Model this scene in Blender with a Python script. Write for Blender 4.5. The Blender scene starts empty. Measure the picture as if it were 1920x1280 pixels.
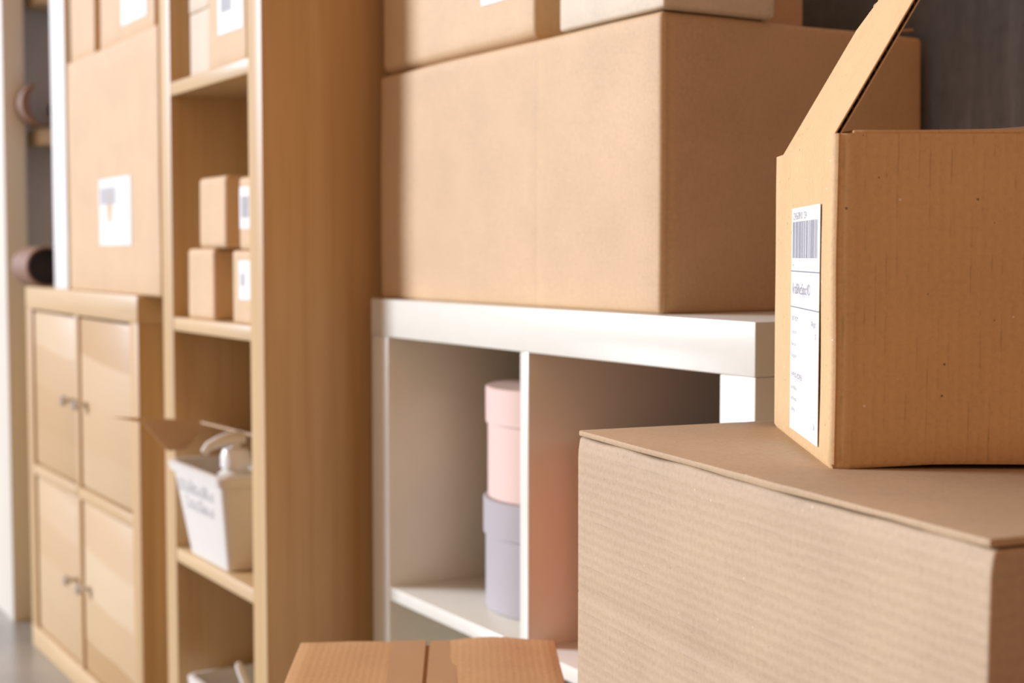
import bpy, bmesh, math, random
from mathutils import Vector, Matrix, noise
S = bpy.context.scene
COL = S.collection
rad = math.radians

# ------------------------------------------------------------------ camera
cam_d = bpy.data.cameras.new('camera')
cam = bpy.data.objects.new('camera', cam_d); COL.objects.link(cam)
_f = Vector((-0.8546, 0.5157, -0.0607)).normalized()
_r = _f.cross(Vector((0, 0, 1))).normalized()
_u = _r.cross(_f)
cam.matrix_world = Matrix(((_r.x, _u.x, -_f.x, 1.7804), (_r.y, _u.y, -_f.y, -0.8508), (_r.z, _u.z, -_f.z, 0.8509), (0, 0, 0, 1)))
cam_d.sensor_width = 36.0
cam_d.lens = 2714.2 / 1920 * 36
cam_d.clip_start = 0.02
cam_d.dof.use_dof = True
cam_d.dof.focus_distance = 1.06
cam_d.dof.aperture_fstop = 6.3
S.camera = cam

# ------------------------------------------------------------------ world, lights, exposure
S.view_settings.view_transform = 'Standard'
S.view_settings.look = 'None'
S.view_settings.exposure = 0.0
S.view_settings.gamma = 1.0
S.view_settings.use_curve_mapping = False
W = bpy.data.worlds.new('room_light'); S.world = W; W.use_nodes = True
# the rest of the room: neutral daylight from the window side (front), warm bounced light from the right and above
_t = W.node_tree; _bg = _t.nodes['Background']
_tc = _t.nodes.new('ShaderNodeTexCoord')
def _dot(vec, lo, hi):
    d = _t.nodes.new('ShaderNodeVectorMath'); d.operation = 'DOT_PRODUCT'; d.inputs[1].default_value = vec
    _t.links.new(_tc.outputs['Generated'], d.inputs[0])
    m = _t.nodes.new('ShaderNodeMapRange'); m.inputs[1].default_value = lo; m.inputs[2].default_value = hi
    _t.links.new(d.outputs['Value'], m.inputs[0]); return m
_day = _dot((-0.35, -0.93, 0.1), 0.15, 0.95)
_mx = _t.nodes.new('ShaderNodeMix'); _mx.data_type = 'RGBA'
_mx.inputs[6].default_value = (0.66, 0.29, 0.105, 1)
_mx.inputs[7].default_value = (0.50, 0.47, 0.46, 1)
_t.links.new(_day.outputs[0], _mx.inputs[0]); _t.links.new(_mx.outputs[2], _bg.inputs[0])
_bg.inputs[1].default_value = 1.0

def sun(az, el, strength, col, angle):
    d = bpy.data.lights.new('window_daylight', 'SUN')
    d.energy = strength; d.color = col; d.angle = rad(angle)
    o = bpy.data.objects.new('window_daylight', d); COL.objects.link(o)
    v = Vector((-math.sin(rad(az)) * math.cos(rad(el)), -math.cos(rad(az)) * math.cos(rad(el)), math.sin(rad(el))))
    o.rotation_euler = v.to_track_quat('Z', 'Y').to_euler()
    o.location = v * 4 + Vector((0, 0, 1))
sun(41, 16, 4.6, (0.94, 1.04, 1.28), 12)

# ------------------------------------------------------------------ materials
class NT:
    def __init__(s, name):
        s.m = bpy.data.materials.new(name); s.m.use_nodes = True
        s.t = s.m.node_tree; s.b = s.t.nodes['Principled BSDF']
    def n(s, typ, **kw):
        x = s.t.nodes.new(typ)
        for k, v in kw.items(): setattr(x, k, v)
        return x
    def l(s, a, b): s.t.links.new(a, b)
    def coords(s, scale, rot=(0, 0, 0)):
        tc = s.n('ShaderNodeTexCoord'); mp = s.n('ShaderNodeMapping')
        mp.inputs['Scale'].default_value = scale; mp.inputs['Rotation'].default_value = rot
        s.l(tc.outputs['Object'], mp.inputs['Vector']); return mp.outputs['Vector']
    def noise(s, vec, scale, detail=2, rough=0.5):
        x = s.n('ShaderNodeTexNoise'); x.inputs['Scale'].default_value = scale
        x.inputs['Detail'].default_value = detail; x.inputs['Roughness'].default_value = rough
        s.l(vec, x.inputs['Vector']); return x.outputs['Fac']
    def ramp(s, fac, stops):
        x = s.n('ShaderNodeValToRGB'); e = x.color_ramp.elements
        while len(e) < len(stops): e.new(0.5)
        for k, (p, c) in enumerate(stops):
            e[k].position = p; e[k].color = c if len(c) == 4 else (*c, 1)
        s.l(fac, x.inputs[0]); return x.outputs[0]
    def math(s, op, a, b=None, clamp=False):
        x = s.n('ShaderNodeMath', operation=op, use_clamp=clamp)
        for k, v in enumerate((a, b)):
            if v is None: continue
            if isinstance(v, (int, float)): x.inputs[k].default_value = v
            else: s.l(v, x.inputs[k])
        return x.outputs[0]
    def mix(s, fac, a, b, mode='MIX'):
        x = s.n('ShaderNodeMix', data_type='RGBA', blend_type=mode)
        for k, v in ((0, fac), (6, a), (7, b)):
            if isinstance(v, (int, float)): x.inputs[k].default_value = v
            elif isinstance(v, tuple): x.inputs[k].default_value = (*v, 1)
            else: s.l(v, x.inputs[k])
        return x.outputs[2]
    def bump(s, h, strength, dist=0.001):
        x = s.n('ShaderNodeBump'); x.inputs['Strength'].default_value = strength
        x.inputs['Distance'].default_value = dist
        s.l(h, x.inputs['Height']); s.l(x.outputs[0], s.b.inputs['Normal'])

def plain(name, col, rough=0.5, metal=0.0, spec=0.5):
    k = NT(name); k.b.inputs['Roughness'].default_value = rough
    k.b.inputs['Metallic'].default_value = metal
    k.b.inputs['Specular IOR Level'].default_value = spec
    v = k.coords((1, 1, 1)); f = k.noise(v, 35, 3)
    c = k.ramp(f, [(0.3, tuple(x * 0.985 for x in col)), (0.7, tuple(min(1, x * 1.01) for x in col))])
    k.l(c, k.b.inputs['Base Color']); return k.m

def cardboard(name, col, flute='x', lines=0.35, pitch=0.0066, bump=0.35, speck=1.0):
    """kraft paper: fibre mottling, dark and pale flecks, washboard lines across the axis `flute`"""
    k = NT(name); k.b.inputs['Roughness'].default_value = 0.62
    k.b.inputs['Specular IOR Level'].default_value = 0.25
    tc = k.n('ShaderNodeTexCoord'); sx = k.n('ShaderNodeSeparateXYZ'); k.l(tc.outputs['Object'], sx.inputs[0])
    v = k.coords((1, 1, 1))
    fib = k.noise(k.coords((1, 1, 1)), 260, 4, 0.65)
    blot = k.noise(v, 14, 3)
    c = k.ramp(fib, [(0.28, tuple(x * 0.80 for x in col)), (0.5, col), (0.75, tuple(min(1, x * 1.14) for x in col))])
    c = k.mix(0.5, c, k.ramp(blot, [(0.3, tuple(x * 0.90 for x in col)), (0.7, tuple(min(1, x * 1.07) for x in col))]))
    a = {'x': sx.outputs[0], 'y': sx.outputs[1], 'z': sx.outputs[2]}
    if flute == 'xy': u = k.math('ADD', a['x'], a['y'])
    else: u = a[flute]
    wob = k.math('MULTIPLY', k.noise(v, 30, 2), 0.0012)
    w = k.math('SINE', k.math('MULTIPLY', k.math('ADD', u, wob), 2 * math.pi / pitch))
    w01 = k.math('ADD', k.math('MULTIPLY', w, 0.5), 0.5)
    line = k.math('POWER', w01, 14)
    st = {'x': (14, 14, 60), 'y': (14, 14, 60), 'xy': (130, 130, 28), 'z': (22, 22, 150)}[flute]
    brk = k.ramp(k.noise(k.coords(st), 1.0, 3, 0.7), [(0.50, (0, 0, 0)), (0.66, (1, 1, 1))])
    lf = k.math('MULTIPLY', k.math('MULTIPLY', line, brk), lines)
    c = k.mix(lf, c, tuple(x * 0.42 for x in col))
    # fibre flecks
    vo = k.n('ShaderNodeTexVoronoi'); vo.inputs['Scale'].default_value = 95; k.l(v, vo.inputs['Vector'])
    cell = k.n('ShaderNodeSeparateColor'); k.l(vo.outputs['Color'], cell.inputs[0])
    spot = k.math('LESS_THAN', vo.outputs['Distance'], 0.085)
    dark = k.math('MULTIPLY', spot, k.math('GREATER_THAN', cell.outputs[0], 0.80))
    pale = k.math('MULTIPLY', spot, k.math('LESS_THAN', cell.outputs[0], 0.16))
    c = k.mix(k.math('MULTIPLY', dark, 0.55 * speck), c, tuple(x * 0.28 for x in col))
    c = k.mix(k.math('MULTIPLY', pale, 0.55 * speck), c, (0.8, 0.68, 0.52))
    k.l(c, k.b.inputs['Base Color'])
    h = k.math('ADD', k.math('MULTIPLY', w01, 0.35), k.math('MULTIPLY', fib, 0.5))
    k.bump(h, bump, 0.0012)
    return k.m

def wood(name, col, dark, axis='z', bands=False):
    k = NT(name); k.b.inputs['Roughness'].default_value = 0.42
    k.b.inputs['Specular IOR Level'].default_value = 0.35
    st = {'z': (70, 70, 2.2), 'x': (2.2, 70, 70)}[axis]
    g = k.noise(k.coords(st), 1.0, 5, 0.6)
    st2 = {'z': (13, 13, 0.6), 'x': (0.8, 13, 13)}[axis]
    g2 = k.noise(k.coords(st2), 1.0, 2, 0.5)
    c = k.mix(0.5, k.ramp(g, [(0.30, dark), (0.62, col)]), k.ramp(g2, [(0.3, dark), (0.6, col)]))
    if bands:
        tc = k.n('ShaderNodeTexCoord'); sx = k.n('ShaderNodeSeparateXYZ'); k.l(tc.outputs['Object'], sx.inputs[0])
        ob = k.n('ShaderNodeObjectInfo')
        wv = k.math('ADD', k.math('MULTIPLY', k.noise(k.coords((3, 1, 5)), 1.0, 1), 0.05), k.math('MULTIPLY', sx.outputs[0], 0.05))
        z = k.math('ADD', k.math('ADD', sx.outputs[2], wv), k.math('MULTIPLY', ob.outputs['Random'], 3.0))
        idx = k.math('FLOOR', k.math('DIVIDE', z, 0.082))
        wn = k.n('ShaderNodeTexWhiteNoise', noise_dimensions='1D'); k.l(idx, wn.inputs['W'])
        c = k.mix(0.8, c, k.ramp(wn.outputs['Value'], [(0.0, tuple(x * 1.02 for x in dark)), (0.5, col), (1.0, tuple(min(1, x * q) for x, q in zip(col, (1.14, 1.30, 1.55))))]))
    k.l(c, k.b.inputs['Base Color'])
    k.bump(g, 0.08, 0.0008); return k.m

KRAFT = (0.58, 0.385, 0.205)
M = {}
M['kraft'] = cardboard('kraft_card', KRAFT, 'xy', 0.10, bump=0.12, speck=0.3)
M['kraft_light'] = cardboard('light_kraft_card', (0.62, 0.42, 0.225), 'xy', 0.06, bump=0.08, speck=0.2)
M['kraft_pale'] = cardboard('pale_card', (0.64, 0.52, 0.36), 'xy', 0.05, bump=0.08, speck=0.2)
M['kraft_grey'] = cardboard('dusty_kraft_card', (0.44, 0.31, 0.185), 'z', 0.22, 0.0075, 0.45, 0.5)
M['kraft_brown'] = cardboard('brown_kraft_card', (0.60, 0.385, 0.18), 'xy', 0.45, 0.0068, 0.40, 1.5)
M['kraft_floor'] = cardboard('orange_kraft_card', (0.58, 0.345, 0.155), 'x', 0.10, 0.0068, 0.15, 0.3)
M['card_core'] = plain('corrugated_core', (0.34, 0.21, 0.11), 0.9)
M['white_lacquer'] = plain('white_lacquer', (0.70, 0.655, 0.53), 0.28)
M['white_plastic'] = plain('white_plastic', (0.74, 0.70, 0.60), 0.35)
M['white_box'] = plain('white_card', (0.76, 0.74, 0.66), 0.5)
M['paper'] = plain('label_paper', (0.75, 0.73, 0.65), 0.45)
M['ink'] = plain('printed_ink', (0.22, 0.215, 0.22), 0.6)
M['ink_text'] = plain('thin_printed_ink', (0.36, 0.355, 0.37), 0.6)
M['ink_pale'] = plain('pale_printed_ink', (0.46, 0.45, 0.42), 0.6)
M['ink_faint'] = plain('faint_grey_lettering', (0.58, 0.56, 0.53), 0.6)
M['ink_smudge'] = plain('grey_printed_block', (0.50, 0.50, 0.53), 0.6)
M['tape'] = plain('brown_tape', (0.52, 0.31, 0.145), 0.3)
M['oak'] = wood('oak_veneer', (0.60, 0.415, 0.205), (0.46, 0.28, 0.11))
M['oak_h'] = wood('oak_veneer_across', (0.62, 0.44, 0.23), (0.50, 0.33, 0.145), 'x')
M['oak_door'] = wood('oak_door_planks', (0.57, 0.385, 0.195), (0.44, 0.265, 0.105), 'x', True)
M['steel'] = plain('brushed_steel', (0.62, 0.60, 0.58), 0.3, 1.0)
M['pink'] = plain('pink_card', (0.68, 0.47, 0.37), 0.55)
M['lavender'] = plain('lavender_card', (0.37, 0.33, 0.31), 0.55)
M['terracotta'] = plain('terracotta_card', (0.60, 0.17, 0.09), 0.5)
M['pump'] = plain('cream_plastic', (0.82, 0.79, 0.72), 0.3)
M['tube'] = plain('brown_paper_tube', (0.24, 0.125, 0.065), 0.7)
M['hollow_shade'] = plain('painted_hollow_shade', (0.035, 0.025, 0.02), 0.8)  # near-black colour that paints in the shade inside open roll ends
M['paint'] = plain('white_paint', (0.74, 0.68, 0.54), 0.5)
M['shelf_board'] = plain('tan_board', (0.62, 0.47, 0.28), 0.5)

def concrete():
    k = NT('dark_concrete'); k.b.inputs['Roughness'].default_value = 0.6
    a = k.noise(k.coords((1, 1, 1)), 2.6, 5, 0.6)
    st = k.noise(k.coords((26, 26, 3.0)), 1.0, 4, 0.65)
    fine = k.noise(k.coords((1, 1, 1)), 60, 4, 0.7)
    c = k.ramp(a, [(0.3, (0.105, 0.117, 0.128)), (0.7, (0.20, 0.222, 0.242))])
    c = k.mix(0.6, c, k.ramp(st, [(0.40, (0.10, 0.111, 0.122)), (0.56, (0.175, 0.193, 0.212)), (0.72, (0.36, 0.395, 0.43))]))
    c = k.mix(0.3, c, k.ramp(fine, [(0.3, (0.11, 0.122, 0.134)), (0.7, (0.24, 0.265, 0.29))]))
    k.l(c, k.b.inputs['Base Color']); k.bump(st, 0.15, 0.002); return k.m
M['concrete'] = concrete()
def floor_mat():
    k = NT('polished_concrete'); k.b.inputs['Roughness'].default_value = 0.28
    a = k.noise(k.coords((1, 1, 1)), 3.5, 5, 0.65)
    c = k.ramp(a, [(0.3, (0.27, 0.26, 0.225)), (0.7, (0.40, 0.385, 0.335))])
    k.l(c, k.b.inputs['Base Color']); return k.m
M['floor'] = floor_mat()
def plaster():
    k = NT('grey_plaster'); k.b.inputs['Roughness'].default_value = 0.7
    a = k.noise(k.coords((1, 1, 1)), 4, 4)
    k.l(k.ramp(a, [(0.3, (0.40, 0.38, 0.37)), (0.7, (0.48, 0.46, 0.45))]), k.b.inputs['Base Color']); return k.m
M['plaster'] = plaster()

# ------------------------------------------------------------------ helpers
def link(name, bm, mat, parent=None, smooth=True):
    me = bpy.data.meshes.new(name); bm.normal_update(); bm.to_mesh(me); bm.free()
    if smooth:
        me.shade_smooth()
        me.set_sharp_from_angle(angle=rad(38))
    o = bpy.data.objects.new(name, me); COL.objects.link(o)
    me.materials.append(mat if not isinstance(mat, str) else M[mat])
    if parent is not None: o.parent = parent
    return o
def tag(o, label, cat, group=None):
    o['label'] = label; o['category'] = cat
    if group: o['group'] = group
    return o
def thing(name, label, cat, loc=(0, 0, 0), rz=0.0, group=None):
    o = bpy.data.objects.new(name, None); COL.objects.link(o); o.empty_display_size = 0.05
    o.location = loc; o.rotation_euler = (0, 0, rz); return tag(o, label, cat, group)
def struct(o):
    o['kind'] = 'structure'; return o
def cube_bm(x0, x1, y0, y1, z0, z1, bev=0.0015, seg=2, bm=None):
    own = bmesh.new()
    bmesh.ops.create_cube(own, size=1)
    for v in own.verts:
        v.co = Vector((x0 + (v.co.x + .5) * (x1 - x0), y0 + (v.co.y + .5) * (y1 - y0), z0 + (v.co.z + .5) * (z1 - z0)))
    if bev > 0: bmesh.ops.bevel(own, geom=own.edges[:], offset=bev, segments=seg, affect='EDGES', profile=0.5)
    if bm is None: return own
    me = bpy.data.meshes.new('tmp'); own.to_mesh(me); own.free(); bm.from_mesh(me); bpy.data.meshes.remove(me); return bm
def board(name, x0, x1, y0, y1, z0, z1, mat, parent=None, bev=0.0015):
    return link(name, cube_bm(x0, x1, y0, y1, z0, z1, bev), mat, parent)
def slices(bm, axis, pts):
    no = Vector((0, 0, 0)); no[axis] = 1
    for p in pts:
        co = Vector((0, 0, 0)); co[axis] = p
        bmesh.ops.bisect_plane(bm, geom=bm.verts[:] + bm.edges[:] + bm.faces[:], plane_co=co, plane_no=no)
def wobble(bm, amp, freq, seed, keep_bottom=None):
    off = Vector((seed * 3.17, seed * 1.31, seed * 7.7))
    for v in bm.verts:
        d = noise.noise_vector(v.co * freq + off) * amp
        if keep_bottom is not None and v.co.z < keep_bottom: d.z = 0
        v.co += d
def carton_bm(w, d, h, bev=0.004, amp=0.0012, seed=1, n=14, seam=None, low=None, fold=False):
    bm = cube_bm(-w / 2, w / 2, -d / 2, d / 2, 0, h, bev, 3)
    slices(bm, 0, [-w / 2 + w * k / n for k in range(1, n)])
    slices(bm, 1, [-d / 2 + d * k / n for k in range(1, n)])
    slices(bm, 2, [h * k / n for k in range(1, n)] + ([low * .5, low * .75, low] if low else []))
    if seam is not None:
        slices(bm, 0, [seam - 0.0016, seam, seam + 0.0016])
        for v in bm.verts:
            if abs(v.co.x - seam) < 1e-4 and abs(v.co.y + d / 2) < 1e-4: v.co.y += 0.0003
    if fold:    # scored fold just behind the right front corner
        slices(bm, 1, [-d / 2 + q for q in (.007, .0105, .014, .018)])
        for v in bm.verts:
            if v.co.x > w / 2 - .002 and v.co.y > -d / 2 + .0065: v.co.x -= .0022 * max(0, 1 - abs(v.co.y + d / 2 - .0085) / .0075)
    if low:     # the lower front and side edges of a worn box are pressed inwards
        for v in bm.verts:
            if v.co.z < low:
                t = (low - v.co.z) / low; t = t * t
                if v.co.y < -d / 2 + 0.02: v.co.y += 0.012 * t
                if v.co.x > w / 2 - 0.02: v.co.x -= 0.004 * t
    wobble(bm, amp, 7, seed, h * 0.03)
    return bm
def lathe_bm(prof, seg=48, bm=None):
    bm = bm or bmesh.new(); rings = []
    for r, z in prof:
        rings.append([bm.verts.new((r * math.cos(2 * math.pi * k / seg), r * math.sin(2 * math.pi * k / seg), z)) for k in range(seg)] if r > 1e-6 else [bm.verts.new((0, 0, z))])
    for a, b in zip(rings, rings[1:]):
        for k in range(seg):
            j = (k + 1) % seg
            if len(a) == 1 and len(b) == 1: continue
            if len(a) == 1: bm.faces.new((a[0], b[j], b[k]))
            elif len(b) == 1: bm.faces.new((a[k], a[j], b[0]))
            else: bm.faces.new((a[k], a[j], b[j], b[k]))
    bmesh.ops.recalc_face_normals(bm, faces=bm.faces[:]); return bm
def tube_bm(path, rads, seg=16):
    bm = bmesh.new(); rings = []
    for i, (p, r) in enumerate(zip(path, rads)):
        p = Vector(p); a = Vector(path[max(0, i - 1)]); b = Vector(path[min(len(path) - 1, i + 1)])
        t = (b - a).normalized(); s = t.orthogonal().normalized() if abs(t.z) > .99 else t.cross(Vector((0, 0, 1))).normalized(); q = s.cross(t)
        rings.append([bm.verts.new(p + (s * math.cos(2 * math.pi * k / seg) + q * math.sin(2 * math.pi * k / seg)) * r) for k in range(seg)])
    for a, b in zip(rings, rings[1:]):
        for k in range(seg): bm.faces.new((a[k], a[(k + 1) % seg], b[(k + 1) % seg], b[k]))
    bm.faces.new(rings[0]); bm.faces.new(rings[-1])
    bmesh.ops.recalc_face_normals(bm, faces=bm.faces[:]); return bm
def slab_bm(pts, nrm, th, bev=0.0):
    """flat sheet with the outline pts and thickness th along nrm"""
    bm = bmesh.new(); nrm = Vector(nrm).normalized() * th
    a = [bm.verts.new(Vector(p)) for p in pts]; b = [bm.verts.new(Vector(p) + nrm) for p in pts]
    bm.faces.new(a[::-1]); bm.faces.new(b)
    for k in range(len(pts)):
        j = (k + 1) % len(pts); bm.faces.new((a[k], a[j], b[j], b[k]))
    bmesh.ops.recalc_face_normals(bm, faces=bm.faces[:])
    if bev: bmesh.ops.bevel(bm, geom=bm.edges[:], offset=bev, segments=2, affect='EDGES', profile=0.5)
    return bm
def text_into(bm, txt, size, mat4, squeeze=1.0):
    c = bpy.data.curves.new('t', 'FONT'); c.body = txt; c.size = size; c.resolution_u = 2
    o = bpy.data.objects.new('t', c); COL.objects.link(o)
    bpy.context.view_layer.update()
    me = bpy.data.meshes.new_from_object(o.evaluated_get(bpy.context.evaluated_depsgraph_get()))
    me.transform(Matrix.Diagonal((squeeze, 1, 1, 1))); me.transform(mat4); bm.from_mesh(me)
    bpy.data.meshes.remove(me); bpy.data.objects.remove(o); bpy.data.curves.remove(c)
def rect_into(bm, x0, x1, y0, y1, z=0.0):
    bm.faces.new([bm.verts.new(p) for p in ((x0, y0, z), (x1, y0, z), (x1, y1, z), (x0, y1, z))])

# ------------------------------------------------------------------ the room
struct(board('floor', -4.2, 3.2, -4.0, 0.40, -0.06, 0.0, 'floor', bev=0))
struct(board('wall_back', -1.72, 3.2, 0.40, 0.52, 0.0, 2.7, 'concrete', bev=0))
struct(board('wall_left', -1.84, -1.72, -0.082, 0.52, 0.0, 2.7, 'plaster', bev=0))
struct(board('trim_1', -2.05, -1.644, -0.131, -0.082, 0.0, 2.7, 'paint', bev=0.002))

# ------------------------------------------------------------------ shelf units
def case(t, w, d, h, o, front, mat_v, mat_h, topover=0.0):
    """outer boards of a unit whose front-left-bottom corner is the origin; depth runs to +y"""
    board('top_panel', 0, w, 0, d, h - o, h, mat_h, t)
    board('bottom_panel', 0, w, 0, d, 0, o, mat_h, t)
    board('side_panel', 0, o, 0.0006, d, o, h - o, mat_v, t)
    board('side_panel', w - o, w, 0.0006, d, o, h - o, mat_v, t)

# white cube shelf
ws = thing('cube_shelf', 'white lacquered cube shelf unit carrying the biggest cardboard box, standing against the grey wall', 'shelf', (0, 0, 0))
case(ws, .79, .385, .79, .05, 0, 'white_lacquer', 'white_lacquer')
board('divider', .386, .404, .001, .385, .05, .74, 'white_lacquer', ws)
board('shelf', .05, .386, .002, .385, .386, .404, 'white_lacquer', ws)
board('shelf', .404, .74, .002, .385, .386, .404, 'white_lacquer', ws)

# tall oak bookcase
BX0, BX1, BY, BD = -.496, -.060, -.131, .385
bc = thing('bookcase', 'tall narrow oak bookcase with four open compartments between cabinet and white shelf', 'bookcase', (BX0, BY, 0))
bw = BX1 - BX0
board('side_panel', 0, .050, 0, BD, 0, 1.535, 'oak', bc)
board('side_panel', bw - .050, bw, 0, BD, 0, 1.535, 'oak', bc)
board('top_panel', .050, bw - .050, .0006, BD, 1.483, 1.535, 'oak_h', bc)
for z in (1.117, .751, .384):
    board('shelf', .050, bw - .050, .001, BD, z - .021, z, 'oak_h', bc)
board('bottom_panel', .050, bw - .050, .0006, BD, 0, .03, 'oak_h', bc)
board('back_panel', .050, bw - .050, BD - .006, BD, .03, 1.483, 'oak', bc)

# low oak cabinet with four doors
CX0, CX1, CY = -1.43, -.618, -.137
cw = CX1 - CX0
ca = thing('cabinet', 'low oak cabinet with four plank-patterned doors left of the tall bookcase', 'cabinet', (CX0, CY, 0))
case(ca, cw, .385, .78, .047, 0, 'oak', 'oak_h')
board('divider', cw / 2 - .011, cw / 2 + .011, .002, .385, .047, .733, 'oak', ca)
board('shelf', .047, cw / 2 - .011, .001, .385, .380, .402, 'oak_h', ca)
board('shelf', cw / 2 + .011, cw - .047, .001, .385, .380, .402, 'oak_h', ca)
for col in (0, 1):
    for row in (0, 1):
        x0, x1 = ((.050, cw / 2 - .017), (cw / 2 + .017, cw - .050))[col]
        z0, z1 = ((.051, .376), (.406, .728))[row]
        bm = cube_bm(-(x1 - x0) / 2, (x1 - x0) / 2, 0, .018, -(z1 - z0) / 2, (z1 - z0) / 2, .002)
        dr = link('door', bm, 'oak_door', ca); dr.location = ((x0 + x1) / 2, .006, (z0 + z1) / 2)
        kx = (x1 - x0) / 2 - .030 if col == 0 else -(x1 - x0) / 2 + .026
        kb = lathe_bm([(0, 0), (.0045, 0), (.0045, .010), (.010, .014), (.0105, .020), (.008, .0235), (0, .0245)], 20)
        bmesh.ops.rotate(kb, verts=kb.verts[:], matrix=Matrix.Rotation(rad(90), 3, 'X'))
        kn = link('knob', kb, 'steel', dr); kn.location = (kx, 0, -.002); kn['label'] = 'small round steel knob'

# ------------------------------------------------------------------ labels stuck on cartons
def sticker(parent, x0, x1, z0, z1, y, bars, name='shipping_label'):
    """white paper label on a face that looks to -y of its parent; bars: grey printed blocks"""
    lb = link(name, cube_bm(x0, x1, y - .0007, y, z0, z1, 0), 'paper', parent, False)
    lb['label'] = 'white printed shipping label'
    bm = bmesh.new()
    for bx0, bx1, bz0, bz1 in bars:
        n = 12
        for k in range(n):
            a = bx0 + (bx1 - bx0) * (k + .1) / n; b = bx0 + (bx1 - bx0) * (k + (.75 if k % 3 else .95)) / n
            bm.faces.new([bm.verts.new(p) for p in ((a, y - .0010, bz0), (b, y - .0010, bz0), (b, y - .0010, bz1), (a, y - .0010, bz1))])
    link('barcode', bm, 'ink_pale', lb, False)
    return lb

def carton(label, x0, x1, y0, y1, z0, h, mat='kraft', seed=1, bev=.004, group=None, amp=.0010, **kw):
    t = thing('cardboard_box', label, 'box', ((x0 + x1) / 2, (y0 + y1) / 2, z0), 0, group)
    link('box_body', carton_bm(x1 - x0, y1 - y0, h, bev, amp, seed, kw.pop('n', 10), **kw), mat, t)
    return t
def top_flaps(t, w, d, h, mat, gap=.002, along='x', th=.003, inset=.004):
    if along == 'x':
        for s in (-1, 1):
            y0, y1 = sorted((s * gap / 2, s * (d / 2 - inset)))
            link('top_flap', cube_bm(-w / 2 + inset, w / 2 - inset, y0, y1, h, h + th, .001), mat, t)
    else:
        for s in (-1, 1):
            x0, x1 = sorted((s * gap / 2, s * (w / 2 - inset)))
            link('top_flap', cube_bm(x0, x1, -d / 2 + inset, d / 2 - inset, h, h + th, .001), mat, t)

# --- on the white shelf
G1 = 'boxes stacked on the white shelf'
big = carton('biggest long cardboard box lying on the white cube shelf', -.010, .622, .020, .383, .790, .300, 'kraft', 3, .006, G1, .0016, n=18, seam=.0866, fold=True)
link('top_flap', slab_bm([(0, .098, .3005), (.308, .098, .3005), (.308, .175, .308), (0, .175, .308)], (0, -.06, 1), .003, .0008), 'kraft', big)
u1 = carton('wide cardboard box lying on the left end of the biggest box', -.012, .377, .026, .283, 1.0915, .26, 'kraft_light', 5, .006, G1, .0012, low=.014)
sticker(u1, .075, .142, .055, .16, -.1288, [(.082, .122, .12, .14)])
u2 = carton('pale cardboard box with off-white front on the right end of the biggest box', .440, .630, .018, .160, 1.0915, .19, 'kraft_pale', 7, .004, G1)
u3 = carton('brown cardboard box tucked behind the pale box on the biggest box', .395, .55, .180, .272, 1.0915, .16, 'kraft', 9, .004, G1)

# hat boxes
def hat_box(name, label, x, y, z, r, h, mat, group='round gift boxes in the cube shelf', lid=.045):
    t = thing(name, label, 'box', (x, y, z), 0, group)
    link('box_body', lathe_bm([(0, 0), (r - .002, 0), (r, .002), (r, h - lid * .3), (0, h - lid * .3)], 72), mat, t)
    link('lid', lathe_bm([(r + .0008, h - lid), (r + .0028, h - lid), (r + .003, h - .0015), (r + .0015, h), (0, h)], 72), mat, t)
    return t
hat_box('round_box', 'lavender grey round lidded box at the bottom of the two-box stack in the white shelf', .2560, .1660, .404, .1165, .1405, 'lavender')
hat_box('round_box', 'pink round lidded box on top of the lavender one in the white shelf', .2560, .1660, .5445, .1135, .1400, 'pink')
hat_box('round_box', 'terracotta red round box in the right compartment of the white shelf', .575, .165, .404, .150, .235, 'terracotta')

# --- big pair of boxes at the right
AANG = rad(-8.7)
AX, AY, AZ, AW, AD, AH = .8282, -.2153, .711, .4785, .385, .34
def afar(x, y): return Vector((AX + math.cos(AANG) * x - math.sin(AANG) * y, AY + math.sin(AANG) * x + math.cos(AANG) * y, 0))
c0 = afar(AW / 2, AD / 2)
sb = thing('cardboard_box', 'large cardboard box on the floor underneath the dusty beige box', 'box', (c0.x, c0.y, 0), AANG)
link('box_body', carton_bm(AW + .02, AD + .01, AZ - AH - .003, .005, .001, 11, 8), 'kraft_grey', sb)
top_flaps(sb, AW + .02, AD + .01, AZ - AH - .003, 'kraft_grey')
A = thing('cardboard_box', 'big closed dusty beige box in the right foreground, under the open box', 'box', (c0.x, c0.y, AZ - AH), AANG)
def body_a():
    hb = AH - .0056; w, d = AW, AD
    bm = cube_bm(-w / 2, w / 2, -d / 2, d / 2, 0, hb, .0018, 3)
    slices(bm, 0, [-w / 2 + w * k / 40 for k in range(1, 40)] + [w / 2 - .0045])
    slices(bm, 1, [-d / 2 + d * k / 10 for k in range(1, 10)])
    slices(bm, 2, [hb * k / 10 for k in range(1, 9)] + [hb - .016, hb - .010, hb - .005, hb - .125, hb - .1235, hb - .122])
    for v in bm.verts:
        if v.co.y < -d / 2 + .01:
            t = max(0, (v.co.z - (hb - .016)) / .016); v.co.y += .0022 * t * t
            if abs(v.co.z - (hb - .1235)) < 2e-4: v.co.y += .0004     # faint horizontal crease
            if t > .5: v.co.z += .0014 * noise.noise(Vector((v.co.x * 22, 3.1, 0)))
    wobble(bm, .0007, 9, 13, .02); return bm
link('box_body', body_a(), 'kraft_grey', A)
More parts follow.
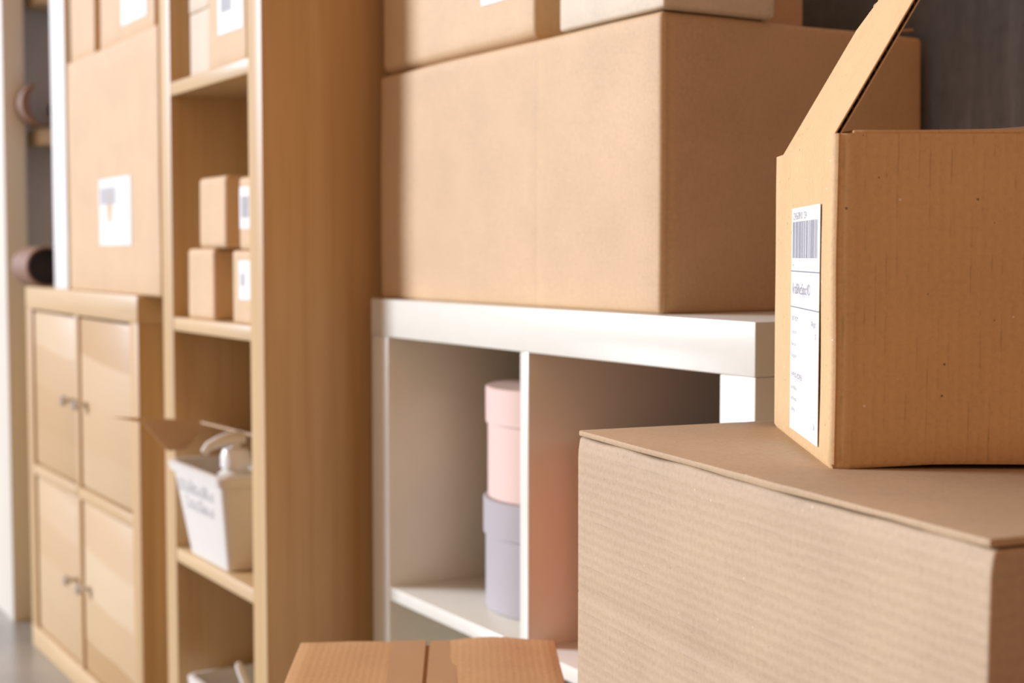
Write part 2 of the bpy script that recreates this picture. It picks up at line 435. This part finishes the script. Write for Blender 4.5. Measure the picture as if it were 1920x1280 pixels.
def flap_a():
    w, d = AW, AD
    bm = cube_bm(-w / 2 + .0015, w / 2 - .0012, -d / 2 + .0004, -.001, AH - .0048, AH, .0014, 2)
    slices(bm, 0, [-w / 2 + w * k / 60 for k in range(1, 60)])
    for v in bm.verts:
        if v.co.y < -d / 2 + .01:
            v.co.y += .0010 * noise.noise(Vector((v.co.x * 30, .5, 0))) - .0004
            if v.co.z < AH - .002: v.co.z += .0012 * noise.noise(Vector((v.co.x * 17, 8.5, 0)))
    return bm
M['kraft_grey_top'] = cardboard('dusty_kraft_top', (0.43, 0.29, 0.16), 'x', 0.12, 0.0075, 0.2, 0.6)
link('top_flap', flap_a(), 'kraft_grey_top', A)
link('top_flap', cube_bm(-AW / 2 + .003, AW / 2 - .002, .001, AD / 2 - .002, AH - .0048, AH, .0014, 2), 'kraft_grey_top', A)

# open box with the shipping label
BANG = rad(57.4)
BL, BW, BH = .31, .235, .2165
B = thing('cardboard_box', 'open brown box with a barcode label and raised flap on the beige box', 'box', (1.0869, -.1921, .7110), BANG)
def shell_b():
    th = .004; bm = bmesh.new()
    def ring(x0, x1, y0, y1, z, r):
        vs = []
        for cx, cy, a0 in ((x1 - r, y1 - r, 0), (x0 + r, y1 - r, 90), (x0 + r, y0 + r, 180), (x1 - r, y0 + r, 270)):
            for k in range(6):
                a = rad(a0 + 18 * k); vs.append(bm.verts.new((cx + r * math.cos(a), cy + r * math.sin(a), z)))
        return vs
    n = 10; rings = [ring(.002, BL - .002, .002, BW - .002, 0, .004)]
    rings += [ring(0, BL, 0, BW, .003 + (BH - .003) * k / n, .0052) for k in range(n + 1)]
    rings += [ring(th, BL - th, th, BW - th, BH, .002), ring(th, BL - th, th, BW - th, th, .002)]
    for a, b in zip(rings, rings[1:]):
        for k in range(len(a)): bm.faces.new((a[k], a[(k + 1) % len(a)], b[(k + 1) % len(a)], b[k]))
    bm.faces.new(rings[0][::-1]); bm.faces.new(rings[-1])
    bmesh.ops.recalc_face_normals(bm, faces=bm.faces[:])
    slices(bm, 0, [BL * k / 14 for k in range(1, 14)] + [.0045, .0085, .0125, .017]); slices(bm, 1, [BW * k / 10 for k in range(1, 10)])
    for v in bm.verts:      # scored fold beside the near corner
        if v.co.y < .003 and v.co.x > .0044: v.co.y += .0013 * max(0, 1 - abs(v.co.x - .0045) / .004) - .0010 * max(0, 1 - abs(v.co.x - .0125) / .0045)
    for v in bm.verts:      # the near bottom edge curls up a little
        if v.co.z < .012 and v.co.y < .03: v.co.z += min(.0035, max(0, v.co.x - .012) * .06) * (1 - v.co.y / .03)
    wobble(bm, .0009, 11, 21, .01); return bm
link('box_body', shell_b(), 'kraft_brown', B)

def raised_flap():
    up = Vector((math.sin(rad(30)), 0, math.cos(rad(30)))); out = Vector((-math.cos(rad(30)), 0, math.sin(rad(30))))
    o = Vector((.0022, 0, BH - .0005))
    outline = [(.0035, 0), (.0035, .05), (.0040, .10), (.004, .155), (.150, .155), (.2085, .112), (.2085, 0)]
    P = [o + Vector((0, y, 0)) + up * l for y, l in outline]
    return link('raised_flap', slab_bm(P, out, .0009), 'kraft_brown', B), o, up, out, P
rf, o_, up_, out_, P_ = raised_flap()
rf['label'] = 'flap raised and leaning in over the opening'
link('inner_liner', slab_bm([p - out_ * .0030 for p in P_], out_, .0008), 'kraft_brown', rf, False)
def core_strip(org, along, width, th_dir, length, th, n, seed):
    """wavy paper core of corrugated board, seen at its cut edge"""
    bm = bmesh.new(); random.seed(seed); pa = pb = None
    for k in range(n * 6 + 1):
        s = k / (n * 6); ph = s * n * 2 * math.pi
        off = th * .5 * (1 + math.sin(ph) * .96)
        jit = .0006 * noise.noise(Vector((s * 60, seed, 0)))
        a = bm.verts.new(org + along * (s * length) + th_dir * off + width.normalized() * (jit + .0004))
        b = bm.verts.new(org + along * (s * length) + th_dir * off + width)
        if pa: bm.faces.new((pa, a, b, pb))
        pa, pb = a, b
    return bm
link('corrugated_core', core_strip(o_ + Vector((0, .0035, 0)) - out_ * .0022, up_, Vector((0, .2, 0)), out_, .153, .0022, 22, 4), 'card_core', rf)
# near flap, folded almost level over the opening
dn = Vector((0, math.cos(rad(5)), math.sin(rad(5)))); nn = Vector((0, -math.sin(rad(5)), math.cos(rad(5))))
def near_flap():
    bm = slab_bm([Vector((.013, .0012, BH - .0008)), Vector((BL - .003, .0012, BH - .0008)), Vector((BL - .003, .0012, BH - .0008)) + dn * .11, Vector((.013, .0012, BH - .0008)) + dn * .11], nn, .0032, .0012)
    slices(bm, 0, [BL * k / 24 for k in range(1, 24)])
    for v in bm.verts:
        if v.co.y > .05: v.co.z += .0022 * noise.noise(Vector((v.co.x * 18, 2.2, 0))) + .050 * max(0, v.co.x - .04) - .004
    return bm
link('top_flap', near_flap(), 'kraft_brown', B)

# shipping label with its print (text runs to -y on the face that looks to -x)
def label_b():
    s0 = .146; zb = .0100; h = .163; w = .1125
    org = Matrix.Translation(Vector((-.0009, s0, zb))) @ Matrix(((0, 0, -1, 0), (-1, 0, 0, 0), (0, 1, 0, 0), (0, 0, 0, 1)))
    bm = bmesh.new()
    bmesh.ops.create_grid(bm, x_segments=6, y_segments=10, size=.5)
    for v in bm.verts: v.co = Vector(((v.co.x + .5) * w, (v.co.y + .5) * h, 0))
    r = bmesh.ops.extrude_face_region(bm, geom=bm.faces[:])
    for v in [g for g in r['geom'] if isinstance(g, bmesh.types.BMVert)]: v.co.z += .0004
    bmesh.ops.recalc_face_normals(bm, faces=bm.faces[:])
    bm.transform(org)
    lb = link('shipping_label', bm, 'paper', B, False); lb['label'] = 'white printed shipping label with barcode'
    pr = org @ Matrix.Translation((0, 0, .0006))
    bm = bmesh.new(); random.seed(11); x = .006; b2 = bmesh.new()
    while x < .104:
        bw_ = random.choice((.0005, .0008, .0008, .0013, .0019)); rect_into(bm, x, x + bw_, .1265, .1530)
        x += bw_ + random.choice((.0005, .0006, .0009, .0013))
    rect_into(bm, .0365, .0371, .1235, .1270); rect_into(bm, .0052, .0057, .1235, .1530); rect_into(bm, .1045, .1050, .1235, .1530)
    bm.transform(pr); link('barcode', bm, 'ink_text', lb, False)
    bm = bmesh.new()
    rect_into(bm, 0, w, .1165, .1174); rect_into(bm, 0, w, .0903, .0912)
    bm.transform(pr); link('printed_rule', bm, 'ink', lb, False)
    bm = bmesh.new()
    def T(txt, x, y, size, sq=1.0): text_into(bm, txt, size, pr @ Matrix.Translation((x, y, 0)), sq)
    T('123456789101 1234', .0055, .1545, .0075, .92)
    T('M S', .006, .1195, .0040)
    T('ArtsBiNetSppo:VD', .006, .1005, .0115, .82)
    T('SENT FROM:', .005, .0805, .0052, .95); T('James Smith', .005, .0710, .0045); T('New York', .005, .0620, .0045); T('76 Apple Rd', .005, .0535, .0045)
    T('Weight:', .084, .0795, .0062, .95); T('37', .098, .0710, .0062)
    T('SHIPPING ADDRESS:', .005, .0390, .0055, .95); T('John Williams', .005, .0300, .0045); T('San Francisco', .005, .0220, .0045); T('California', .005, .0140, .0045)
    T('56', .096, .0095, .0060)
    link('printed_text', bm, 'ink_text', lb, False)
    for nm, qs in (('underline', [(.005, .060, .0376, .0379)]), ('column_rule', [(.082, .0824, .0912, .1165)]),
                   ('weight_frame', [(.090, .108, .0180, .0183), (.090, .108, .0065, .0068), (.090, .0903, .0065, .0183), (.1077, .108, .0065, .0183)])):
        b2 = bmesh.new()
        for q in qs: rect_into(b2, *q)
        b2.transform(pr); link(nm, b2, 'ink_text', lb, False)
label_b()

# --- box on the floor in the middle, only its top in view
CANG = math.atan2(-.0458 + .2781, .535 - .4056)
cv = Vector((.4056, -.2781, 0)); cr = Vector((math.cos(CANG), math.sin(CANG), 0)); cf = Vector((cr.y, -cr.x, 0))
CWD, CDP, CH = .266, .262, .447
cc = cv + cr * CWD / 2 + cf * CDP / 2
Cb = thing('cardboard_box', 'taped orange-brown cardboard box in front of the white shelf at the bottom edge', 'box', (cc.x, cc.y, 0), CANG)
link('box_body', carton_bm(CWD, CDP, CH, .004, .001, 31, 10), 'kraft_floor', Cb)
def lid_c(x0, x1, seed):
    bm = cube_bm(x0, x1, -CDP / 2 + .002, CDP / 2 - .001, CH, CH + .0035, .001)
    slices(bm, 0, [x0 + (x1 - x0) * k / 8 for k in range(1, 8)]); slices(bm, 1, [-CDP / 2 + CDP * k / 8 for k in range(1, 8)])
    for v in bm.verts:
        t = (v.co.x - x0) / (x1 - x0)
        if seed == 1: v.co.z += .0045 * math.sin(math.pi * min(1, t * 1.02)) ** 2 * max(0, .5 + v.co.y / CDP)
        else: v.co.z += .001 * noise.noise(v.co * 20)
    return bm
link('top_flap', lid_c(-CWD / 2 + .002, -.0015, 0), 'kraft_floor', Cb)
link('top_flap', lid_c(.0015, CWD / 2 - .002, 1), 'kraft_floor', Cb)
def tape_bm(x0, x1):
    bm = cube_bm(x0, x1, -CDP / 2 + .002, CDP / 2 - .002, CH + .0036, CH + .0042, 0)
    slices(bm, 0, [x0 + (x1 - x0) * k / 4 for k in range(1, 4)]); slices(bm, 1, [-CDP / 2 + CDP * k / 8 for k in range(1, 8)])
    for v in bm.verts: v.co.z += .0004 + .0006 * noise.noise(v.co * 40)
    return bm
link('tape', tape_bm(-.036, -.002), 'tape', Cb); link('tape', tape_bm(.002, .030), 'tape', Cb)

# --- on the oak cabinet
G2 = 'boxes on the oak cabinet'
k1 = carton('large upright cardboard box with a white label standing on the oak cabinet', -1.085, -.515, -.128, .19, .78, .437, 'kraft_light', 41, .005, G2, .0012)
sticker(k1, -.068, .130, .085, .204, -.1593, [(-.060, .040, .158, .188)])
wb = thing('white_box', 'tall plain white box standing at the left end of the oak cabinet', 'box', (-1.150, -.02, .78))
link('box_body', carton_bm(.108, .22, .74, .003, .0005, 43, 8), 'white_box', wb)
carton('small cardboard box left of the labelled one on the upright cardboard box', -1.090, -.920, -.118, .08, 1.2175, .24, 'kraft_light', 45, .004, G2)
k3 = carton('cardboard box with a white label on top of the upright cardboard box', -.882, -.560, -.118, .12, 1.2175, .22, 'kraft_light', 47, .004, G2)
sticker(k3, -.024, .123, .026, .12, -.1193, [(-.01, .06, .08, .11)])
def roll(name, label, x, y, z, ax, r, th, ln, parts):
    t = thing(name, label, 'tube', (x, y, z)); rot = Matrix.Rotation(rad(90), 3, 'X') if ax == 'y' else Matrix.Rotation(rad(90), 3, 'Y')
    for nm, rr, tt, m, dx in parts:
        bm = lathe_bm([(rr - tt, 0), (rr, 0), (rr, ln), (rr - tt, ln), (rr - tt, 0)], 40)
        bmesh.ops.translate(bm, verts=bm.verts[:], vec=(0, 0, -ln / 2)); bmesh.ops.rotate(bm, verts=bm.verts[:], matrix=rot)
        o = link(nm, bm, m, t); o.location = dx
    return t
tb = roll('cardboard_tube', 'wide brown cardboard tube lying on the left end of the oak cabinet', -1.40, -.114, .78, 'x', .043, .006, .14,
     [('tube_wall', .043, .004, 'tube', (0, 0, .043)), ('tube_shade_sleeve', .0388, .0015, 'hollow_shade', (-.001, 0, .043))])  # inner sleeve is coloured as the shade inside the tube
bm = lathe_bm([(0, 0), (.038, 0)], 40); bmesh.ops.rotate(bm, verts=bm.verts[:], matrix=Matrix.Rotation(rad(90), 3, 'Y'))
e = link('shade_disc', bm, 'hollow_shade', tb); e.location = (.03, 0, .043)  # dark disc added as painted shade deep in the open end

for z in (1.098, 1.415):
    o = board('wall_shelf', -1.72, -1.595, -.060, .30, z, z + .036, 'shelf_board', bev=.002)
    tag(o, 'tan wall shelf %s, far left' % ('holding the brown paper roll' if z < 1.2 else 'above the one with the brown paper roll'), 'shelf', 'wall shelves in the left corner')
pr = thing('paper_roll', 'loose roll of brown paper on the far wall shelf behind the white box', 'paper', (-1.609, -.052, 1.134))
def spiral():
    bm = bmesh.new(); pv = []
    for k in range(61):
        a = rad(120 + 190 * k / 60); r = .052 - .004 * k / 60
        pv.append([bm.verts.new((x, r * math.cos(a) * .95 - .004 + (0), .0525 + r * math.sin(a))) for x in (-.03, .03)] + [bm.verts.new((x, (r - .006) * math.cos(a) * .8, .0525 + (r - .003) * math.sin(a))) for x in (.03, -.03)])
    for a, b in zip(pv, pv[1:]):
        for k in range(4): bm.faces.new((a[k], a[(k + 1) % 4], b[(k + 1) % 4], b[k]))
    bm.faces.new(pv[0]); bm.faces.new(pv[-1][::-1]); bmesh.ops.recalc_face_normals(bm, faces=bm.faces[:]); return bm
link('outer_sheet', spiral(), 'tube', pr)
cb = lathe_bm([(.018, 0), (.022, 0), (.022, .056), (.018, .056), (.018, 0)], 36); bmesh.ops.translate(cb, verts=cb.verts[:], vec=(0, 0, -.028)); bmesh.ops.rotate(cb, verts=cb.verts[:], matrix=Matrix.Rotation(rad(90), 3, 'Y'))
o = link('inner_core', cb, 'hollow_shade', pr); o.location = (0, .040, .045)  # inner tube coloured near black to paint its shaded hole
cb = lathe_bm([(0, 0), (.0185, 0)], 36); bmesh.ops.rotate(cb, verts=cb.verts[:], matrix=Matrix.Rotation(rad(90), 3, 'Y'))
o = link('core_shade_disc', cb, 'hollow_shade', pr); o.location = (.02, .040, .045)  # disc painted dark for the shade within the core

# --- in the bookcase
G3 = 'small boxes in the bookcase'
carton('pale box bottom-left in the top compartment of the tall bookcase', -.367, -.280, -.124, .04, 1.117, .093, 'kraft_pale', 51, .003, G3)
carton('pale box on another at the left of the top bookcase compartment', -.369, -.282, -.124, .04, 1.2105, .12, 'kraft_pale', 52, .003, G3)
q = carton('labelled cardboard box on the right of the top bookcase compartment', -.277, -.126, -.126, .05, 1.117, .19, 'kraft_light', 53, .003, G3)
sticker(q, -.034, .066, .045, .16, -.0883, [(-.022, .022, .075, .098)])
G4 = 'small boxes in the second bookcase compartment'
carton('small plain box at the lower left of the second bookcase compartment', -.398, -.281, -.122, .02, .751, .107, 'kraft_light', 54, .006, G4)
carton('small plain box stacked on the lower left one in the second bookcase compartment', -.348, -.232, -.120, .02, .8583, .106, 'kraft_light', 55, .007, G4)
q = carton('small labelled box at the lower right of the second bookcase compartment, half behind the post', -.196, -.114, -.124, .02, .751, .104, 'kraft_light', 56, .005, G4)
sticker(q, -.014, .034, .035, .09, -.0723, [(-.006, .010, .054, .072)])
q = carton('small box with a bluish label stacked at the upper right of the second bookcase compartment', -.166, -.112, -.124, .02, .8553, .102, 'kraft_light', 57, .005, G4)
sticker(q, -.023, .020, .030, .088, -.0723, [(-.016, .012, .045, .075)])

def tub(name, label, cat, x0, x1, y0, y1, z, fl, h, mat, th=.003, scribble=False):
    """tapered open bin with a rolled rim; x0..y1 is the foot, fl = (left, right, front, back) flare"""
    t = thing(name, label, cat, ((x0 + x1) / 2, (y0 + y1) / 2, z))
    cx, cy = (x0 + x1) / 2, (y0 + y1) / 2; bm = bmesh.new()
    def ring(s, zz, off, r):
        a0, a1 = x0 - cx - fl[0] * s + off, x1 - cx + fl[1] * s - off; b0, b1 = y0 - cy - fl[2] * s + off, y1 - cy + fl[3] * s - off
        vs = []
        for px, py, an in ((a1 - r, b1 - r, 0), (a0 + r, b1 - r, 90), (a0 + r, b0 + r, 180), (a1 - r, b0 + r, 270)):
            for k in range(5):
                a = rad(an + 22.5 * k); vs.append(bm.verts.new((px + r * math.cos(a), py + r * math.sin(a), zz)))
        return vs
    rs = [ring(0, 0, .003, .008), ring(0, .002, 0, .010), ring(.90, h * .90, 0, .012), ring(.92, h * .90, -.005, .014), ring(1, h - .002, -.006, .015), ring(1, h, -.003, .014), ring(1, h, th, .010), ring(0, th, th, .008)]
    for a, b in zip(rs, rs[1:]):
        for k in range(len(a)): bm.faces.new((a[k], a[(k + 1) % len(a)], b[(k + 1) % len(a)], b[k]))
    bm.faces.new(rs[0][::-1]); bm.faces.new(rs[-1]); bmesh.ops.recalc_face_normals(bm, faces=bm.faces[:])
    link('bin_body', bm, mat, t)
    if scribble:
        bm = bmesh.new(); random.seed(5)
        yy = lambda zz: y0 - cy - fl[2] * zz / h - .0008
        for row, (zz, xs, xe) in enumerate(((.104, -.078, .070), (.078, -.055, .060))):
            x = xs
            while x < xe:      # a looping hand-lettered line
                hh = random.uniform(.010, .022); w = random.uniform(.007, .013); pts = []
                for k in range(17):
                    a = 2 * math.pi * k / 16; pts.append((x + w / 2 * (1 + math.cos(a)) + .004 * math.sin(a), zz + hh / 2 * (1 + math.sin(a))))
                for (ax, az), (bx, bz) in zip(pts, pts[1:]):
                    d = Vector((bx - ax, bz - az)).normalized() * .0009
                    bm.faces.new([bm.verts.new(p) for p in ((ax - d.y, yy(az), az + d.x), (ax + d.y, yy(az), az - d.x), (bx + d.y, yy(bz), bz - d.x), (bx - d.y, yy(bz), bz + d.x))])
                x += w * 1.05
        s = link('printed_lettering', bm, 'ink_faint', t, False); s['label'] = 'grey looping lettering'
    return t
tub('storage_bin', 'white plastic bin with grey lettering holding the pump bottle', 'bin', -.398, -.228, -.124, -.050, .384, (.012, .045, .026, .006), .148, 'white_plastic', scribble=True)
pb = thing('pump_bottle', 'white pump dispenser bottle standing in the white lettered bin', 'bottle', (-.268, -.096, .3875))
link('bottle_body', lathe_bm([(0, 0), (.022, 0), (.024, .003), (.028, .100), (.0285, .128), (.027, .136), (.019, .142), (.019, .146), (0, .146)], 40), 'white_plastic', pb)
link('pump_collar', lathe_bm([(0, .146), (.0220, .146), (.0220, .164), (.0185, .173), (.007, .176), (.007, .186), (0, .186)], 32), 'pump', pb)
link('pump_head', tube_bm([(0, .014, .187), (0, .004, .189), (0, -.012, .1885), (0, -.028, .185), (0, -.042, .179), (0, -.049, .170)], [.008, .0105, .0105, .0085, .0070, .0055]), 'white_plastic', pb)
# open carton behind the bin, its front flap sticking out
ob = thing('cardboard_box', 'open brown box behind the white lettered bin with a flap sticking out', 'box', (-.2780, .052, .384))
def open_box():
    w, d, h, th = .322, .16, .181, .004
    bm = cube_bm(-w / 2, w / 2, -d / 2, -d / 2 + th, 0, h, 0)
    for a in ((-w / 2, w / 2, d / 2 - th, d / 2, 0, h), (-w / 2, -w / 2 + th, -d / 2 + th, d / 2 - th, 0, h), (w / 2 - th, w / 2, -d / 2 + th, d / 2 - th, 0, h), (-w / 2 + th, w / 2 - th, -d / 2 + th, d / 2 - th, 0, th)):
        cube_bm(*a, 0, 2, bm)
    return bm
link('box_body', open_box(), 'kraft', ob)
def sheet(pts, th, mat, name):
    o0 = Vector(ob.location); P = [Vector(p) - o0 for p in pts]
    return link(name, slab_bm(P, (P[1] - P[0]).cross(P[2] - P[0]), th), mat, ob, False)
sheet([(-.119, -.029, .5655), (-.200, -.0345, .568), (-.400, -.104, .586), (-.437, -.029, .5655)], .003, 'kraft', 'front_flap')
sheet([(-.402, -.240, .603), (-.402, -.195, .592), (-.402, -.156, .5455), (-.402, -.129, .546), (-.402, -.107, .568), (-.402, -.107, .586), (-.402, -.150, .595)], .003, 'kraft', 'side_flap')
tub('storage_bin', 'white plastic bin at the bottom of the tall bookcase with a handle poking out', 'bin', -.385, -.175, -.115, .06, .030, (.02, .025, .01, .01), .160, 'white_plastic')
sk = link('brush_handle', tube_bm([(-.1460, -.060, .045), (-.205, -.116, .247), (-.2075, -.1185, .2555)], [.0065, .0065, .004]), 'white_plastic')
tag(sk, 'white handle leaning out of the bin in the lowest bookcase compartment', 'handle')
